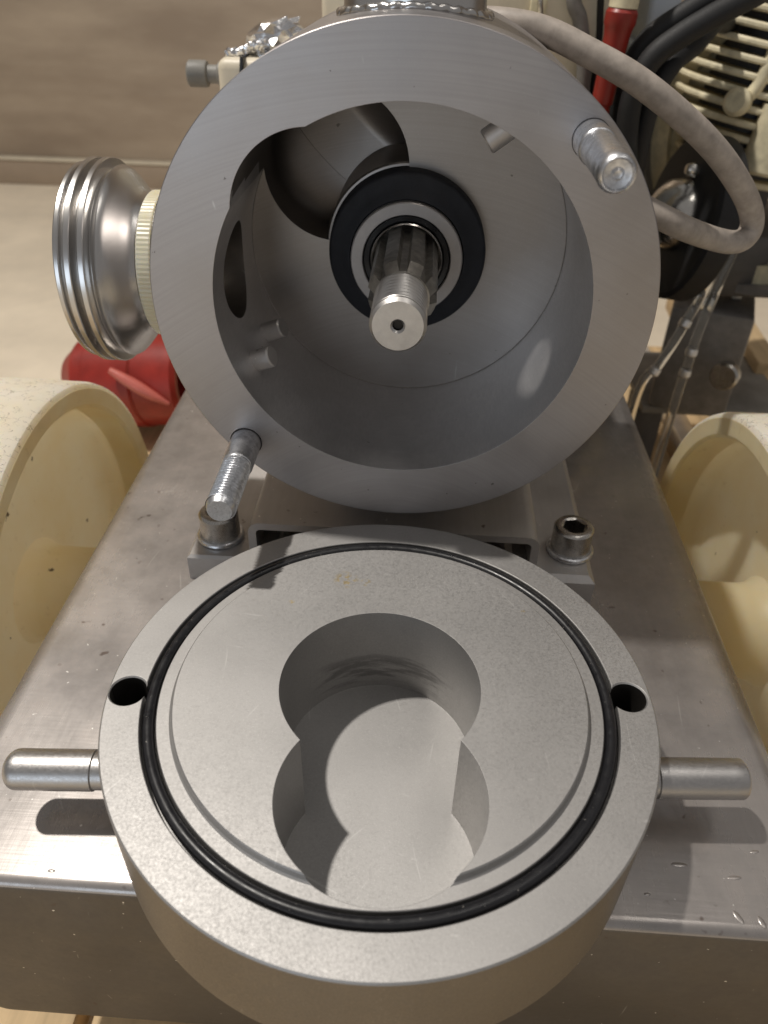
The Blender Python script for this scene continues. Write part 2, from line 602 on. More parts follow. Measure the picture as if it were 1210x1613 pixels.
def thread(bm, c, axis, r, depth, pitch, y0, y1, seg=48, ppp=6, fade=1.0):
    """helical thread surface between heights y0 and y1"""
    a, e1, e2 = frame(axis)
    c = Vector(c)
    n = int((y1 - y0) / pitch * ppp)
    rows = []
    for i in range(n + 1):
        h = y0 + (y1 - y0) * i / n
        row = []
        for k in range(seg):
            th = 2 * pi * k / seg
            ph = (h / pitch - k / seg) % 1.0
            tri = min(1.0, max(0.0, 1.25 * (1 - abs(2 * ph - 1)) - 0.12))
            env = min(1, (h - y0) / (pitch * fade + 1e-6), (y1 - h) / (pitch * 0.5))
            rr = r - depth * tri * max(0, env)
            row.append(bm.verts.new(c + a * h + (e1 * cos(th) + e2 * sin(th)) * rr))
        rows.append(row)
    for A, B in zip(rows, rows[1:]):
        for k in range(seg):
            bm.faces.new((A[k], A[(k + 1) % seg], B[(k + 1) % seg], B[k]))
    bmesh.ops.recalc_face_normals(bm, faces=bm.faces)
    return bm


def boolean(bmA, cutters, op='DIFFERENCE'):
    def tmp(b):
        me = bpy.data.meshes.new('tmp')
        b.to_mesh(me)
        b.free()
        o = bpy.data.objects.new('tmp', me)
        COL.objects.link(o)
        return o
    A = tmp(bmA)
    cs = [tmp(c) for c in cutters]
    for c in cs:
        m = A.modifiers.new('b', 'BOOLEAN')
        m.object = c
        m.operation = op
        m.solver = 'EXACT'
    dg = bpy.context.evaluated_depsgraph_get()
    me = bpy.data.meshes.new_from_object(A.evaluated_get(dg))
    bm = bmesh.new()
    bm.from_mesh(me)
    for o in [A] + cs:
        d = o.data
        bpy.data.objects.remove(o)
        bpy.data.meshes.remove(d)
    bpy.data.meshes.remove(me)
    return bm


def circ(cx, cy, r, n, a0=0.0, a1=2 * pi):
    return [(cx + r * cos(a0 + (a1 - a0) * i / n), cy + r * sin(a0 + (a1 - a0) * i / n)) for i in range(n)]


def B():
    return bmesh.new()


FLOOR = -420.0
PAL = -288.0
BASE = -127.0

# ------------------------------------------------------------------ setting
bm = B()
n = 10
for i in range(n + 1):
    for j in range(n + 1):
        bm.verts.new((-5000 + 1000 * i, -3000 + 900 * j, FLOOR))
bm.verts.ensure_lookup_table()
for i in range(n):
    for j in range(n):
        q = i * (n + 1) + j
        bm.faces.new([bm.verts[k] for k in (q, q + n + 1, q + n + 2, q + 1)])
struct('floor', bm, 'floor')
bm = B()
box(bm, (-5000, 1780, FLOOR), (5000, 1840, 2600))
wl = struct('wall', bm, 'wall')
bm = B()
box(bm, (-5000, 1758, FLOOR), (5000, 1779, FLOOR + 58), 4)
link('skirting_board', bm, 'skirt', wl)
bm = B()
box(bm, (-5000, 1754, FLOOR + 58.5), (5000, 1779, FLOOR + 64), 1.5)
link('skirting_trim', bm, 'cream', wl)
for xx in (-1130, -230, 670):
    bm = B()
    box(bm, (xx, 1775.5, FLOOR + 66), (xx + 34, 1779.5, 2550), 0.8)
    link('panel_joint', bm, 'skirt', wl)

# ------------------------------------------------------------------ pallet: planks one by one
pal = thing('pallet', 'pale wooden pallet of separate planks under the steel trolley', 'pallet', (0, 100, FLOOR))
x = -318
while x < 420:
    w = random.uniform(84, 98)
    bm = B()
    y0 = -330 + random.uniform(-6, 6)
    box(bm, (x, y0, PAL - 22), (x + w, 640 + random.uniform(-8, 8), PAL + random.uniform(-2.0, 0.0)), 1.6)
    part('plank', bm, 'wood', pal)
    x += w + random.uniform(5, 12)
for yy in (-300, 120, 560):
    bm = B()
    box(bm, (-316, yy, PAL - 44.5), (420, yy + 90, PAL - 22.6), 1.5)
    part('cross_board', bm, 'wood', pal)
    for xx in (-316, 0, 320):
        bm = B()
        box(bm, (xx, yy, FLOOR), (xx + 98, yy + 90, PAL - 45), 2)
        part('block', bm, 'wood', pal)

# ------------------------------------------------------------------ trolley: box beam and nylon wheels
tro = thing('trolley', 'brushed steel box beam trolley on cream nylon wheels', 'trolley', (0, 40, PAL))
bm = B()
rc, hw, zb = 9.0, 141.5, -226.0
prof = []
for cx, cz, a0 in ((hw - rc, BASE - rc, 0), (-hw + rc, BASE - rc, 90), (-hw + rc, zb + rc, 180), (hw - rc, zb + rc, 270)):
    for k in range(9):
        t = radians(a0 + 90 * k / 8)
        prof.append((cx + rc * cos(t), cz + rc * sin(t)))
prism(bm, prof, -138.3, 400, 'y')
fe = [e for e in bm.edges if all(abs(v.co.y + 138.3) < 0.01 for v in e.verts)]
bmesh.ops.bevel(bm, geom=fe, offset=3.6, segments=5, affect='EDGES', profile=0.5)
part_beam = part('beam', bm, 'base', tro, 25)
part_beam.data.materials.append(M['frontshade'])
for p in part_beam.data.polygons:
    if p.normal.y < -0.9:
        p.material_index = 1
# hammer dents and weld beads along the front edge
for (x, y, a, b, t) in ((96, -118, 2.6, 0.8, 0.0), (112, -121, 2.2, 0.7, 0.1), (109.5, -133, 0.9, 2.2, 0.5), (116, -134, 0.9, 1.9, 0.3),
                        (121, -112, 1.5, 0.6, 0.2), (84, -128, 1.0, 0.5, 0), (-118, -131, 1.6, 0.5, 0.1), (-96, -133.5, 1.2, 0.5, 0)):
    bm = B()
    r = bmesh.ops.create_uvsphere(bm, u_segments=14, v_segments=8, radius=1)
    for v in r['verts']:
        p = Vector((v.co.x * a, v.co.y * b, v.co.z * 0.22))
        v.co = Matrix.Rotation(t, 3, 'Z') @ p + Vector((x, y, BASE))
    part('weld_spatter', bm, 'base', tro)


def wheel(sgn):
    cy, cz = 40, -178
    xi = 158 * sgn
    ax = (sgn, 0, 0)
    R = 110
    b1 = B()
    lathe(b1, [(R - 13, 16), (R - 12.4, 2.0), (R - 11, 0.6), (R - 3, 0.0), (R - 0.8, 1.2), (R, 4), (R + 0.4, 30), (R, 66), (R - 3, 70), (R - 13, 70), (R - 13, 60)],
          (xi, cy, cz), ax, 120)
    w = part('wheel', b1, 'tread', tro, 40, 'left cream nylon wheel with rough white tread' if sgn < 0 else 'right cream nylon wheel with black specks inside its rim')
    b2 = B()
    lathe(b2, [(R - 3.0, -0.15), (R - 11, 0.4), (R - 12.6, 2.0), (R - 13.2, 16), (R - 15.5, 24), (R - 21, 28), (70, 29.5), (44, 29.5), (28, 28), (25, 24), (24, 18), (24, -9), (23, -10.5), (12, -10.5)],
          (xi, cy, cz), ax, 120)
    part('rim', b2, 'nylon', w, 40)
    b3 = B()
    lathe(b3, [(0, -16), (11.5, -16), (12, -15), (12, 3), (0, 3)], (xi, cy, cz), ax, 32)
    part('axle', b3, 'bolt', w)


wheel(-1)
wheel(1)

# ------------------------------------------------------------------ pump
pump = thing('pump', 'opened stainless rotary pump with round bore and bare splined shaft', 'pump', (0, 40, BASE))

# housing by boolean: turned body, bore, side pocket, ports and stud holes
hb = B()
lathe(hb, [(0, 112), (78, 112), (83, 110), (85, 106), (85, 0.25), (84.75, 0), (0, 0)], (0, 0, 0), (0, 1, 0), 224)
bore = B()
lathe(bore, [(0, -5), (63.8, -5), (63.9, 20), (64.3, 69.1), (64.0, 69.4), (0, 69.4)], (0, 0, 0), (0, 1, 0), 224)
pock = B()
pts = [(0, -6), (26.0, -6), (26.4, 4), (27.6, 30), (28.5, 60), (28.5, 91.6)]
for k in range(1, 13):
    t = radians(90 * k / 12)
    pts.append((28.0 * cos(t), 91.9 + 13.0 * sin(t)))
pts[-1] = (0, 104.9)
lathe(pock, pts, (-29, 0, 30), (0, 1, 0), 120)
chan = B()
cp = [(28.0 * sin(radians(90 * k / 12)), -28.0 * cos(radians(90 * k / 12))) for k in range(12)]
cp[0] = (0, -28.0)
lathe(chan, [(0, 0), (28.2, 0), (28.2, 22)] + [(28.2 * cos(radians(9 * k)), 22 + 8 * sin(radians(9 * k))) for k in range(1, 10)] + [(0, 30)], (-29, 91.9, 30), (0.66, 0.36, 0.70), 120)
for v in chan.verts:
    v.co.y = 91.9 + (v.co.y - 91.9) * 13.0 / 28.0
tport = B()
lathe(tport, [(0, 50), (19.5, 50), (19.5, 150), (0, 150)], (0, 45, 0), (0, 0, 1), 72)
sport = B()
lathe(sport, [(0, 50), (17.5, 50), (17.5, 80), (12, 80.5), (12, 150), (0, 150)], (0, 33, 0.5), (-1, 0, 0), 72)
st1 = B()
lathe(st1, [(0, -2), (6.1, -2), (6.1, 22), (0, 22)], (-57.5, 0, -54.5), (0, 1, 0), 48)
st2 = B()
lathe(st2, [(0, -2), (5.6, -2), (5.6, 22), (0, 22)], (54.1, 0, 55.6), (0, 1, 0), 48)
# a rear boss so that the pocket never breaks through the back
rear = B()
lathe(rear, [(0, 160), (76, 160), (80, 156), (82, 110), (82, 80), (0, 80)], (0, 0, 0), (0, 1, 0), 96)
hb = boolean(hb, [rear], 'UNION')
hb = boolean(hb, [bore, pock, chan, tport, sport, st1, st2])
bmesh.ops.remove_doubles(hb, verts=hb.verts, dist=0.002)
me_h = part('housing', hb, 'flange', pump, 28)
me_h.data.materials.append(M['bore'])
me_h.data.materials.append(M['litbore'])
for p in me_h.data.polygons:                # bored finish inside; barrel coloured as lit, back wall as in shade
    c = p.center
    if p.normal.y > -0.985 or c.y > 0.003:
        if hypot(c.x, c.z + (BASE) * S) < 0.0842 and c.y > -0.0395:
            rr = hypot(c.x, c.z + BASE * S)
            p.material_index = 2 if abs(p.normal.y) < 0.3 and 0.060 < rr < 0.0655 and c.y < 0.0295 else 1

# top port neck with its weld bead
bm = B()
lathe(bm, [(19.5, 72), (19.5, 113), (24, 113), (25, 112), (25, 109), (22.8, 107), (22.6, 88), (22.8, 84), (24.5, 80), (24, 72)], (0, 45, 0), (0, 0, 1), 96, close=True)
neck = part('top_port', bm, 'union', pump)
bm = B()
path = []
for i in range(161):
    t = 2 * pi * i / 160
    rr = 23.6 + 0.35 * sin(t * 23) + 0.25 * sin(t * 41)
    x, y = rr * cos(t), 45 + rr * sin(t)
    z = math.sqrt(max(0, 85 ** 2 - x * x)) + 0.3
    path.append((x, y, z + 0.25 * sin(t * 31)))
tube(bm, path, 1.5, 10, False, 1)
part('weld_bead', bm, 'union', neck, 60)

# left union: round dairy thread, cone and amber gasket
bm = B()
pr = [(18.5, 80), (24.0, 80), (24.0, 92.2), (24.4, 92.8), (24.9, 94.0), (26.0, 95.4), (28.2, 97.2), (31.0, 99.4), (32.4, 100.6), (33.4, 101.6), (33.9, 102.6), (33.7, 103.2), (33.0, 103.8), (32.6, 104.6)]
for h in (107.0, 111.7):
    pr += [(32.2, h - 2.2), (32.6, h - 1.8), (34.0, h - 1.35), (35.9, h - 1.1), (36.2, h - 0.8), (36.15, h), (36.2, h + 0.8), (35.9, h + 1.1), (34.0, h + 1.35), (32.6, h + 1.8), (32.2, h + 2.2)]
pr += [(33.0, 114.6), (34.3, 115.0), (34.6, 115.4), (34.6, 116.6), (34.3, 117.0), (32.6, 117.8), (29.5, 117.8), (27, 116.2), (22, 115.8), (18.5, 112)]
lathe(bm, pr, (0, 33, 1.5), (-1, 0, 0), 140, close=True)
un = part('union_thread', bm, 'union', pump, 24)
bm = B()
seg = 200
a, e1, e2 = frame((-1, 0, 0))
rows = []
for hh, dr in ((87.0, 0), (87.5, .25), (91.8, .15), (92.4, -0.6)):
    row = []
    for i in range(seg):
        t = 2 * pi * i / seg
        r = 25.6 + dr + (0.16 if i % 2 else 0)
        row.append(bm.verts.new(Vector((0, 33, 1.5)) + a * hh + (e1 * cos(t) + e2 * sin(t)) * r))
    rows.append(row)
for A, Bq in zip(rows, rows[1:]):
    for i in range(seg):
        bm.faces.new((A[i], A[(i + 1) % seg], Bq[(i + 1) % seg], Bq[i]))
bmesh.ops.recalc_face_normals(bm, faces=bm.faces)
part('gasket_band', bm, 'gasket', pump, 20)
bm = B()
lathe(bm, [(22, 80), (26.4, 80), (26.4, 86.0), (25.8, 86.8), (22, 86.8)], (0, 33, 1.5), (-1, 0, 0), 96)
part('port_collar', bm, 'union', pump)

# mechanical seal at the back of the bore
bm = B()
lathe(bm, [(15, 158), (33.4, 158), (33.4, 70.6), (32.8, 69.9), (31.9, 69.7), (31.9, 80)], (0, 0, -0.8), (0, 1, 0), 128)
part('seal_seat', bm, 'bore', pump)
bm = B()
lathe(bm, [(14, 72), (31.6, 72), (31.6, 62.4), (31.2, 61.6), (30.4, 61.0), (27.4, 60.2), (25.2, 58.4), (22.8, 57.0), (22.3, 58), (17, 58), (15.4, 60), (14, 62)],
      (0, 0, -0.8), (0, 1, 0), 128)
sl = part('seal_housing', bm, 'seal', pump)
bm = B()
lathe(bm, [(22.2, 60), (22.2, 55.2), (21.8, 54.8), (17.7, 54.8), (17.4, 55.2), (17.4, 60)], (0, 0, -0.8), (0, 1, 0), 128)
part('seal_ring', bm, 'carbide', sl)
bm = B()
lathe(bm, [(17.3, 58), (17.3, 56.4), (16.8, 55.9), (15, 56.2), (14.5, 57), (14.4, 62)], (0, 0, -0.8), (0, 1, 0), 96)
part('seal_lip', bm, 'rubber', sl)
bm = B()
lathe(bm, [(14.3, 62), (14.3, 55.4), (13.9, 55.0), (13.5, 55.4), (13.5, 62)], (0, 0, -0.8), (0, 1, 0), 96)
part('seal_sleeve', bm, 'union', sl)

# splined shaft with threaded end and centre hole
N8 = 8


def spl(r_out, r_in, tw):
    o = []
    for k in range(N8):
        t = 2 * pi * (k + 0.5) / N8 + 0.0
        ha, hr = math.asin(tw / 2 / r_out), math.asin(tw / 2 / r_in)
        step = 2 * pi / N8
        o += [(r_in * cos(t - hr), r_in * sin(t - hr)), (r_out * cos(t - ha), r_out * sin(t - ha)), (r_out * cos(t), r_out * sin(t)),
              (r_out * cos(t + ha), r_out * sin(t + ha)), (r_in * cos(t + hr), r_in * sin(t + hr)),
              (r_in * cos(t + step / 2), r_in * sin(t + step / 2))]
    return o


bm = B()
rows = []
for y, ro in ((13.2, 9.9), (17.6, 12.6), (90, 12.6)):
    rows.append([bm.verts.new((u, y, v - 0.5)) for u, v in spl(ro, 9.8, 5.2 if ro > 11 else 5.0)])
for A, Bq in zip(rows, rows[1:]):
    for i in range(len(A)):
        bm.faces.new((A[i], A[(i + 1) % len(A)], Bq[(i + 1) % len(A)], Bq[i]))
bm.faces.new(rows[0])
bm.faces.new(rows[-1][::-1])
bmesh.ops.recalc_face_normals(bm, faces=bm.faces)
sh = part('splined_shaft', bm, 'spline', pump, 25)
bm = B()
thread(bm, (-0.4, 0, -0.2), (0, 1, 0), 9.6, 1.15, 2.8, -9.2, 13.8, 72, 10, 0.4)
part('shaft_thread', bm, 'shaft', sh, 24)
bm = B()
lathe(bm, [(0, 4), (1.8, 3), (1.8, -10.3), (2.5, -11.1), (8.5, -11.1), (9.55, -9.7), (9.5, -8.8)], (-0.4, 0, -0.2), (0, 1, 0), 96)
part('shaft_end', bm, 'shaft', sh, 18)
bm = B()
lathe(bm, [(0, -9.2), (1.77, -9.2), (1.77, -10.2)], (-0.4, 0, -0.2), (0, 1, 0), 48)
part('centre_hole', bm, 'hole', sh)

# studs
bm = B()
c = (-57.5, 0, -54.5)
lathe(bm, [(0, 20), (5.75, 20), (5.75, -16.0), (5.6, -16.9), (5.2, -17.4)], c, (0, 1, 0), 56)
thread(bm, c, (0, -1, 0), 5.4, 1.2, 1.6, 17.3, 42.6, 56, 10)
lathe(bm, [(5.25, -42.5), (5.05, -43.0), (4.3, -44.6), (3.6, -44.6), (1.5, -44.4), (0, -44.5)], c, (0, 1, 0), 56)
part('stud', bm, 'zinc', pump, 26, 'lower left threaded stud')
bm = B()
c = (54.1, 0, 55.6)
lathe(bm, [(0, 20), (5.45, 20), (5.45, -11.6), (5.3, -12.2), (5.0, -12.5), (4.96, -15), (5.04, -20), (4.96, -28), (5.04, -33), (4.9, -36.5), (4.75, -37.2), (5.05, -38.2), (5.15, -40.2),
           (4.95, -41.0), (4.4, -42.6), (4.0, -42.9), (3.5, -42.0), (1.7, -41.7), (1.0, -42.4), (0, -42.2)], c, (0, 1, 0), 56)
part('stud', bm, 'zinc', pump, 40, 'upper right smooth stud with worn end')

# dowel pins in the wall of the bore
for (x, y, z, dx, dy, dz, r, ln) in ((36.8, 35, 55.0, -0.70, -0.06, -0.50, 4.3, 13.5), (-56.5, 46, -30.0, 0.80, -0.16, 0.36, 4.1, 8.5), (-56.5, 21, -30.8, 0.80, -0.16, 0.36, 4.1, 8.5)):
    bm = B()
    lathe(bm, [(0, -4), (r, -4), (r, ln - 0.5), (r - 0.5, ln), (0, ln)], (x, y, z), (dx, dy, dz), 40)
    part('dowel_pin', bm, 'foot', pump)

# foot: channel welded to two plates, socket screws
bm = B()
outer, inner = [], []
ro, ri, xo, zt, th = 5.5, 2.2, 62.0, -97.6, 3.4
for k in range(7):
    t = radians(90 - 15 * k)
    outer.append((xo - ro + ro * cos(t), zt - ro + ro * sin(t)))
    inner.append((xo - th - ri + ri * cos(t), zt - th - ri + ri * sin(t)))
outer.append((xo, -113.6))
inner.append((xo - th, -113.6))
half_o, half_i = outer, inner
loop = [(-u, v) for u, v in half_o[::-1]] + half_o + half_i[::-1] + [(-u, v) for u, v in half_i]
prism(bm, loop, 4.6, 108, 'y')
ft = part('foot_channel', bm, 'foot', pump, 40)
for sx in (-1, 1):
    bm = B()
    x0, x1 = (-88.8, -50) if sx < 0 else (50, 86.8)
    box(bm, (x0, 0.2 if sx < 0 else -0.9, BASE), (x1, 122, -114), 0)
    es = [e for e in bm.edges if all(v.co.z > -115 for v in e.verts)]
    bmesh.ops.bevel(bm, geom=es, offset=2.6 if sx > 0 else 1.2, segments=1, affect='EDGES')
    part('foot_plate', bm, 'foot', pump)
    bm = B()
    prism(bm, [(34 * sx, -98.2), (34 * sx, -77), (2 * sx, -84), (2 * sx, -98.2)], 58, 86, 'y')
    part('foot_saddle', bm, 'foot', pump)


def socket_screw(x, y, z, rot):
    bm = B()
    R = 8.6
    lathe(bm, [(R, 0), (R, 11.4), (R - 0.7, 12.3), (R - 1.4, 12.6), (5.6, 12.6)], (x, y, z), (0, 0, 1), 72)
    # hexagon socket: collar from circle to hexagon, then walls and floor
    hexo = [(5.05 * cos(rot + pi / 3 * i), 5.05 * sin(rot + pi / 3 * i)) for i in range(6)]
    ring = []
    for i in range(72):
        t = 2 * pi * i / 72
        # point on the hexagon along this direction
        s = (t - rot) % (pi / 3) - pi / 6
        r = 5.05 * cos(pi / 6) / cos(s)
        ring.append((r * cos(t), r * sin(t)))
    top = [bm.verts.new((x + u, y + v, z + 12.1)) for u, v in ring]
    bot = [bm.verts.new((x + u, y + v, z + 4.5)) for u, v in ring]
    out = [bm.verts.new((x + 5.6 * cos(2 * pi * i / 72), y + 5.6 * sin(2 * pi * i / 72), z + 12.6)) for i in range(72)]
    for A, Bq in ((out, top), (top, bot)):
        for i in range(72):
            bm.faces.new((A[i], A[(i + 1) % 72], Bq[(i + 1) % 72], Bq[i]))
    bm.faces.new(bot)
    bmesh.ops.recalc_face_normals(bm, faces=bm.faces)
    sc = part('socket_screw', bm, 'bolt', pump, 30)
    bm = B()
    tube(bm, [(x + 9.0 * cos(t + 1.9), y + 9.0 * sin(t + 1.9), z - 0.2) for t in [radians(352) * i / 60 for i in range(61)]], 1.35, 10, True, 1)
    part('spring_washer', bm, 'zinc', sc)
    bm = B()
    lathe(bm, [(0, 0), (4.9, 0)], (x, y, z + 4.7), (0, 0, 1), 36)
    part('socket_floor', bm, 'hole', sc)


socket_screw(78.0, 18.0, -112.6, 0.2)
socket_screw(-77.0, 15.0, -112.6, 0.5)

# ------------------------------------------------------------------ loose pump cover lying on the beam
CX, CY, CZ = 0.57, -89.0, -87.6
cov = thing('pump_cover', 'round blasted steel pump cover lying face up with figure-eight recess', 'pump cover', (CX, CY, BASE))
cb = B()
lathe(cb, [(0, BASE + 0.05), (83.6, BASE + 0.05), (85, BASE + 1.4), (85, CZ - 0.5), (84.5, CZ), (73.7, CZ), (73.45, CZ - 0.3), (73.3, CZ - 3.6), (68.9, CZ - 3.6), (68.75, CZ - 0.3), (68.5, CZ),
           (64.9, CZ), (64.3, CZ + 0.5), (63.9, CZ + 2.2), (63.5, CZ + 2.6), (0, CZ + 2.6)], (CX, CY, 0), (0, 0, 1), 240)
lobe1 = B()
prism(lobe1, circ(0.3, -89.0, 31.4, 120), -122.6, -70)
lobe2 = B()
prism(lobe2, circ(3.0, -127.6, 29.3, 120), -122.6, -70)
h1 = B()
lathe(h1, [(0, -140), (5.6, -140), (5.6, CZ - 0.5), (6.6, CZ + 0.6), (6.6, CZ + 5), (0, CZ + 5)], (-77.9, -95.5, 0), (0, 0, 1), 48)
h2 = B()
lathe(h2, [(0, -140), (5.6, -140), (5.6, CZ - 0.5), (6.6, CZ + 0.6), (6.6, CZ + 5), (0, CZ + 5)], (78.3, -86.0, 0), (0, 0, 1), 48)
lob = boolean(lobe1, [lobe2], 'UNION')
cb = boolean(cb, [lob, h1, h2])
bmesh.ops.remove_doubles(cb, verts=cb.verts, dist=0.002)
cvo = part('cover_plate', cb, 'cover', cov, 28)
cvo.data.materials.append(M['hole'])
for p in cvo.data.polygons:
    c = p.center / S + Vector((CX, CY, BASE))
    if abs(p.normal.z) < 0.5 and min(hypot(c.x + 77.9, c.y + 95.5), hypot(c.x - 78.3, c.y + 86.0)) < 5.75:
        p.material_index = 1  # hole walls get the painted shade of a deep hole
cvo.data.materials.append(M['sideshade'])
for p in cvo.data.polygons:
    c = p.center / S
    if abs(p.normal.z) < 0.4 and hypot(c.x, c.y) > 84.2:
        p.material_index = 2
bm = B()
prf = [(71.0 + 1.8 * cos(2 * pi * k / 16), CZ - 1.45 + 1.8 * sin(2 * pi * k / 16)) for k in range(16)]
lathe(bm, prf, (CX, CY, 0), (0, 0, 1), 200, close=True)
part('o_ring', bm, 'rubber', cov)
ax = Vector((229, 13.3, 0)).normalized()
for sgn, tip in ((-1, Vector((-114.4, -113.0, -107))), (1, Vector((115.6, -99.6, -107)))):
    bm = B()
    d = -ax * sgn
    pr = [(0, 0)]
    for k in range(1, 8):
        t = radians(90 * k / 8)
        pr.append((6.3 * sin(t) if sgn < 0 else 4.6 + 1.7 * sin(t), 4.6 * (1 - cos(t)) if sgn < 0 else 1.7 * (1 - cos(t))))
    pr += [(6.3, 5.0), (6.3, 28), (5.9, 28.4), (5.9, 40), (0, 40)]
    lathe(bm, pr, tip, d, 56)
    part('handle_pin', bm, 'pin', cov, 35)

# ------------------------------------------------------------------ things behind the pump
# drive motor (mostly hidden by the housing) with its terminal box
mot = thing('drive_motor', 'cream terminal box with cable gland and foil behind pump', 'motor', (0, 210, BASE))
bm = B()
lathe(bm, [(0, 128), (58, 128), (58, 150), (72, 156), (74, 160), (74, 236), (70, 242), (0, 242)], (0, 0, -30), (0, 1, 0), 72)
part('motor_body', bm, 'cream', mot)
bm = B()
box(bm, (-60, 150, BASE), (60, 235, -95), 3)
part('motor_foot', bm, 'cream', mot)
bm = B()
box(bm, (-104.5, 196, 4), (-48, 238, 51), 5, seg=4)
tb = part('terminal_box', bm, 'cream', mot)
bm = B()
box(bm, (-94, 193.5, 6), (-92.2, 237, 52.2), 0.3, Matrix.Rotation(0.12, 3, 'Y'))
part('lid_joint', bm, 'rubber', tb)
bm = B()
lathe(bm, [(0, 0), (6.0, 0), (6.0, 8), (4.6, 9), (4.6, 14), (6.2, 14.5), (6.6, 15.5), (6.6, 24), (5.6, 25), (0, 25)], (-100, 217, 41), (-1, 0, 0), 12)
part('cable_gland', bm, 'grey', mot)
bm = B()
bmesh.ops.create_icosphere(bm, subdivisions=3, radius=1)
for v in bm.verts:
    q = v.co.copy()
    k = 1 + 0.20 * sin(q.x * 9 + q.y * 5) * cos(q.z * 8) + random.uniform(-0.09, 0.09)
    v.co = Vector((-76 + q.x * 16 * k, 217 + q.y * 12 * k, 56.0 + q.z * 11.5 * k + (q.x) * 3.5))
for i in range(9):
    r = bmesh.ops.create_icosphere(bm, subdivisions=2, radius=1)
    cx_, cz_ = -99 + 2.4 * i, 50.5 + 0.8 * i + random.uniform(0, 2)
    for v in r['verts']:
        v.co = Vector((cx_, 205, cz_)) + v.co * random.uniform(1.7, 3.0)
solo('foil_wrap', bm, 'foil', 'crumpled silver foil on the cream terminal box', 'foil', (-76, 217, 52), ang=8)

# cream control cabinet
cab = thing('control_cabinet', 'tall cream control cabinet standing behind the pump', 'cabinet', (30, 330, BASE))
bm = B()
box(bm, (-58.5, 266, BASE), (112, 395, 150), 4, seg=3)
part('cabinet_body', bm, 'cream', cab)
bm = B()
box(bm, (106.5, 262.5, BASE + 2), (114.5, 266.5, 150), 0.8)
part('door_edge', bm, 'castcream', cab)
bm = B()
tube(bm, [(62, 262, 92), (62.4, 259.5, 84), (63, 258, 76), (64.2, 259, 68), (65, 263, 64)], 1.6, 10)
part('door_hook', bm, 'chrome', cab)
bm = B()
box(bm, (58.5, 263, 62), (67.5, 266.5, 78), 0.8)
part('hook_plate', bm, 'castcream', cab)
bm = B()
tube(bm, [(66, 263, 45), (67.5, 260, 40), (70, 259, 36)], 1.2, 8)
part('lower_hook', bm, 'darkgrey', cab)

# grey conduit and thin cable on the cabinet front
bm = B()
tube(bm, [(79, 270, 140), (79, 260, 128), (80.2, 258, 81), (85.8, 258, 68), (91.2, 258, 50), (93.6, 258, 32), (95.5, 258, 10), (97, 262, -40), (98, 262, BASE)], 4.1, 16)
solo('conduit', bm, 'conduit', 'grey conduit hanging down the cream cabinet front', 'conduit', (95, 258, BASE))
bm = B()
tube(bm, [(93.5, 270, 138), (93.5, 262, 126), (95.5, 260, 81), (98.2, 260, 60), (99.4, 260, 38), (101.5, 260, 10), (104, 262, -60), (104, 263, BASE)], 1.9, 10)
solo('thin_cable', bm, 'hose', 'thin black cable beside the grey conduit on cabinet', 'cable', (100, 260, BASE))

# red tapered connector, upper right
red = thing('red_connector', 'slim red tapered connector hanging beside cream cabinet', 'connector', (104, 240, 20))
bm = B()
ax_ = Vector((0.055, 0, 1)).normalized()
lathe(bm, [(0, 0), (5.4, 0), (5.6, 1), (5.0, 8), (4.9, 10), (5.8, 11), (6.0, 14), (6.2, 30), (7.0, 44), (7.6, 47), (8.4, 49), (8.4, 54), (7.4, 55.5), (0, 55.5)], (101.5, 240, 19), ax_, 32)
part('connector_body', bm, 'red', red)
bm = B()
lathe(bm, [(6.0, 55.6), (7.6, 56), (7.6, 62), (6.8, 63), (6.8, 75), (0, 75)], (101.5, 240, 19), ax_, 32)
part('connector_cap', bm, 'castcream', red)
bm = B()
tube(bm, [(101.5, 240, 19), (100, 241, 0), (99, 244, -40), (100, 250, BASE)], 3.4, 12)
part('connector_lead', bm, 'hose', red)
bm = B()
tube(bm, [(105.4, 240, 92), (106.4, 242, 104), (106.5, 252, 126), (104, 270, 138)], 4.0, 12)
part('connector_lead', bm, 'cable', red)

# grey looped cable
bm = B()
tube(bm, [(-6, 128, 70), (14, 118, 75), (32.5, 110, 76), (49.7, 105, 73.7), (67.2, 100, 67.3), (84.9, 95, 59.8), (104.8, 95, 48.2), (125, 100, 33.9), (143.4, 110, 17.2), (154.0, 118, 4.0),
          (154.4, 118, -3.6), (147, 112, -5.5), (133.6, 105, -2), (115.4, 92, 5.9), (100, 92, 12.3), (88, 100, 16), (70, 128, 17)], 5.15, 20, True, 8)
solo('looped_cable', bm, 'cable', 'dirty grey cable looping out from behind the pump flange', 'cable', (70, 128, 17))

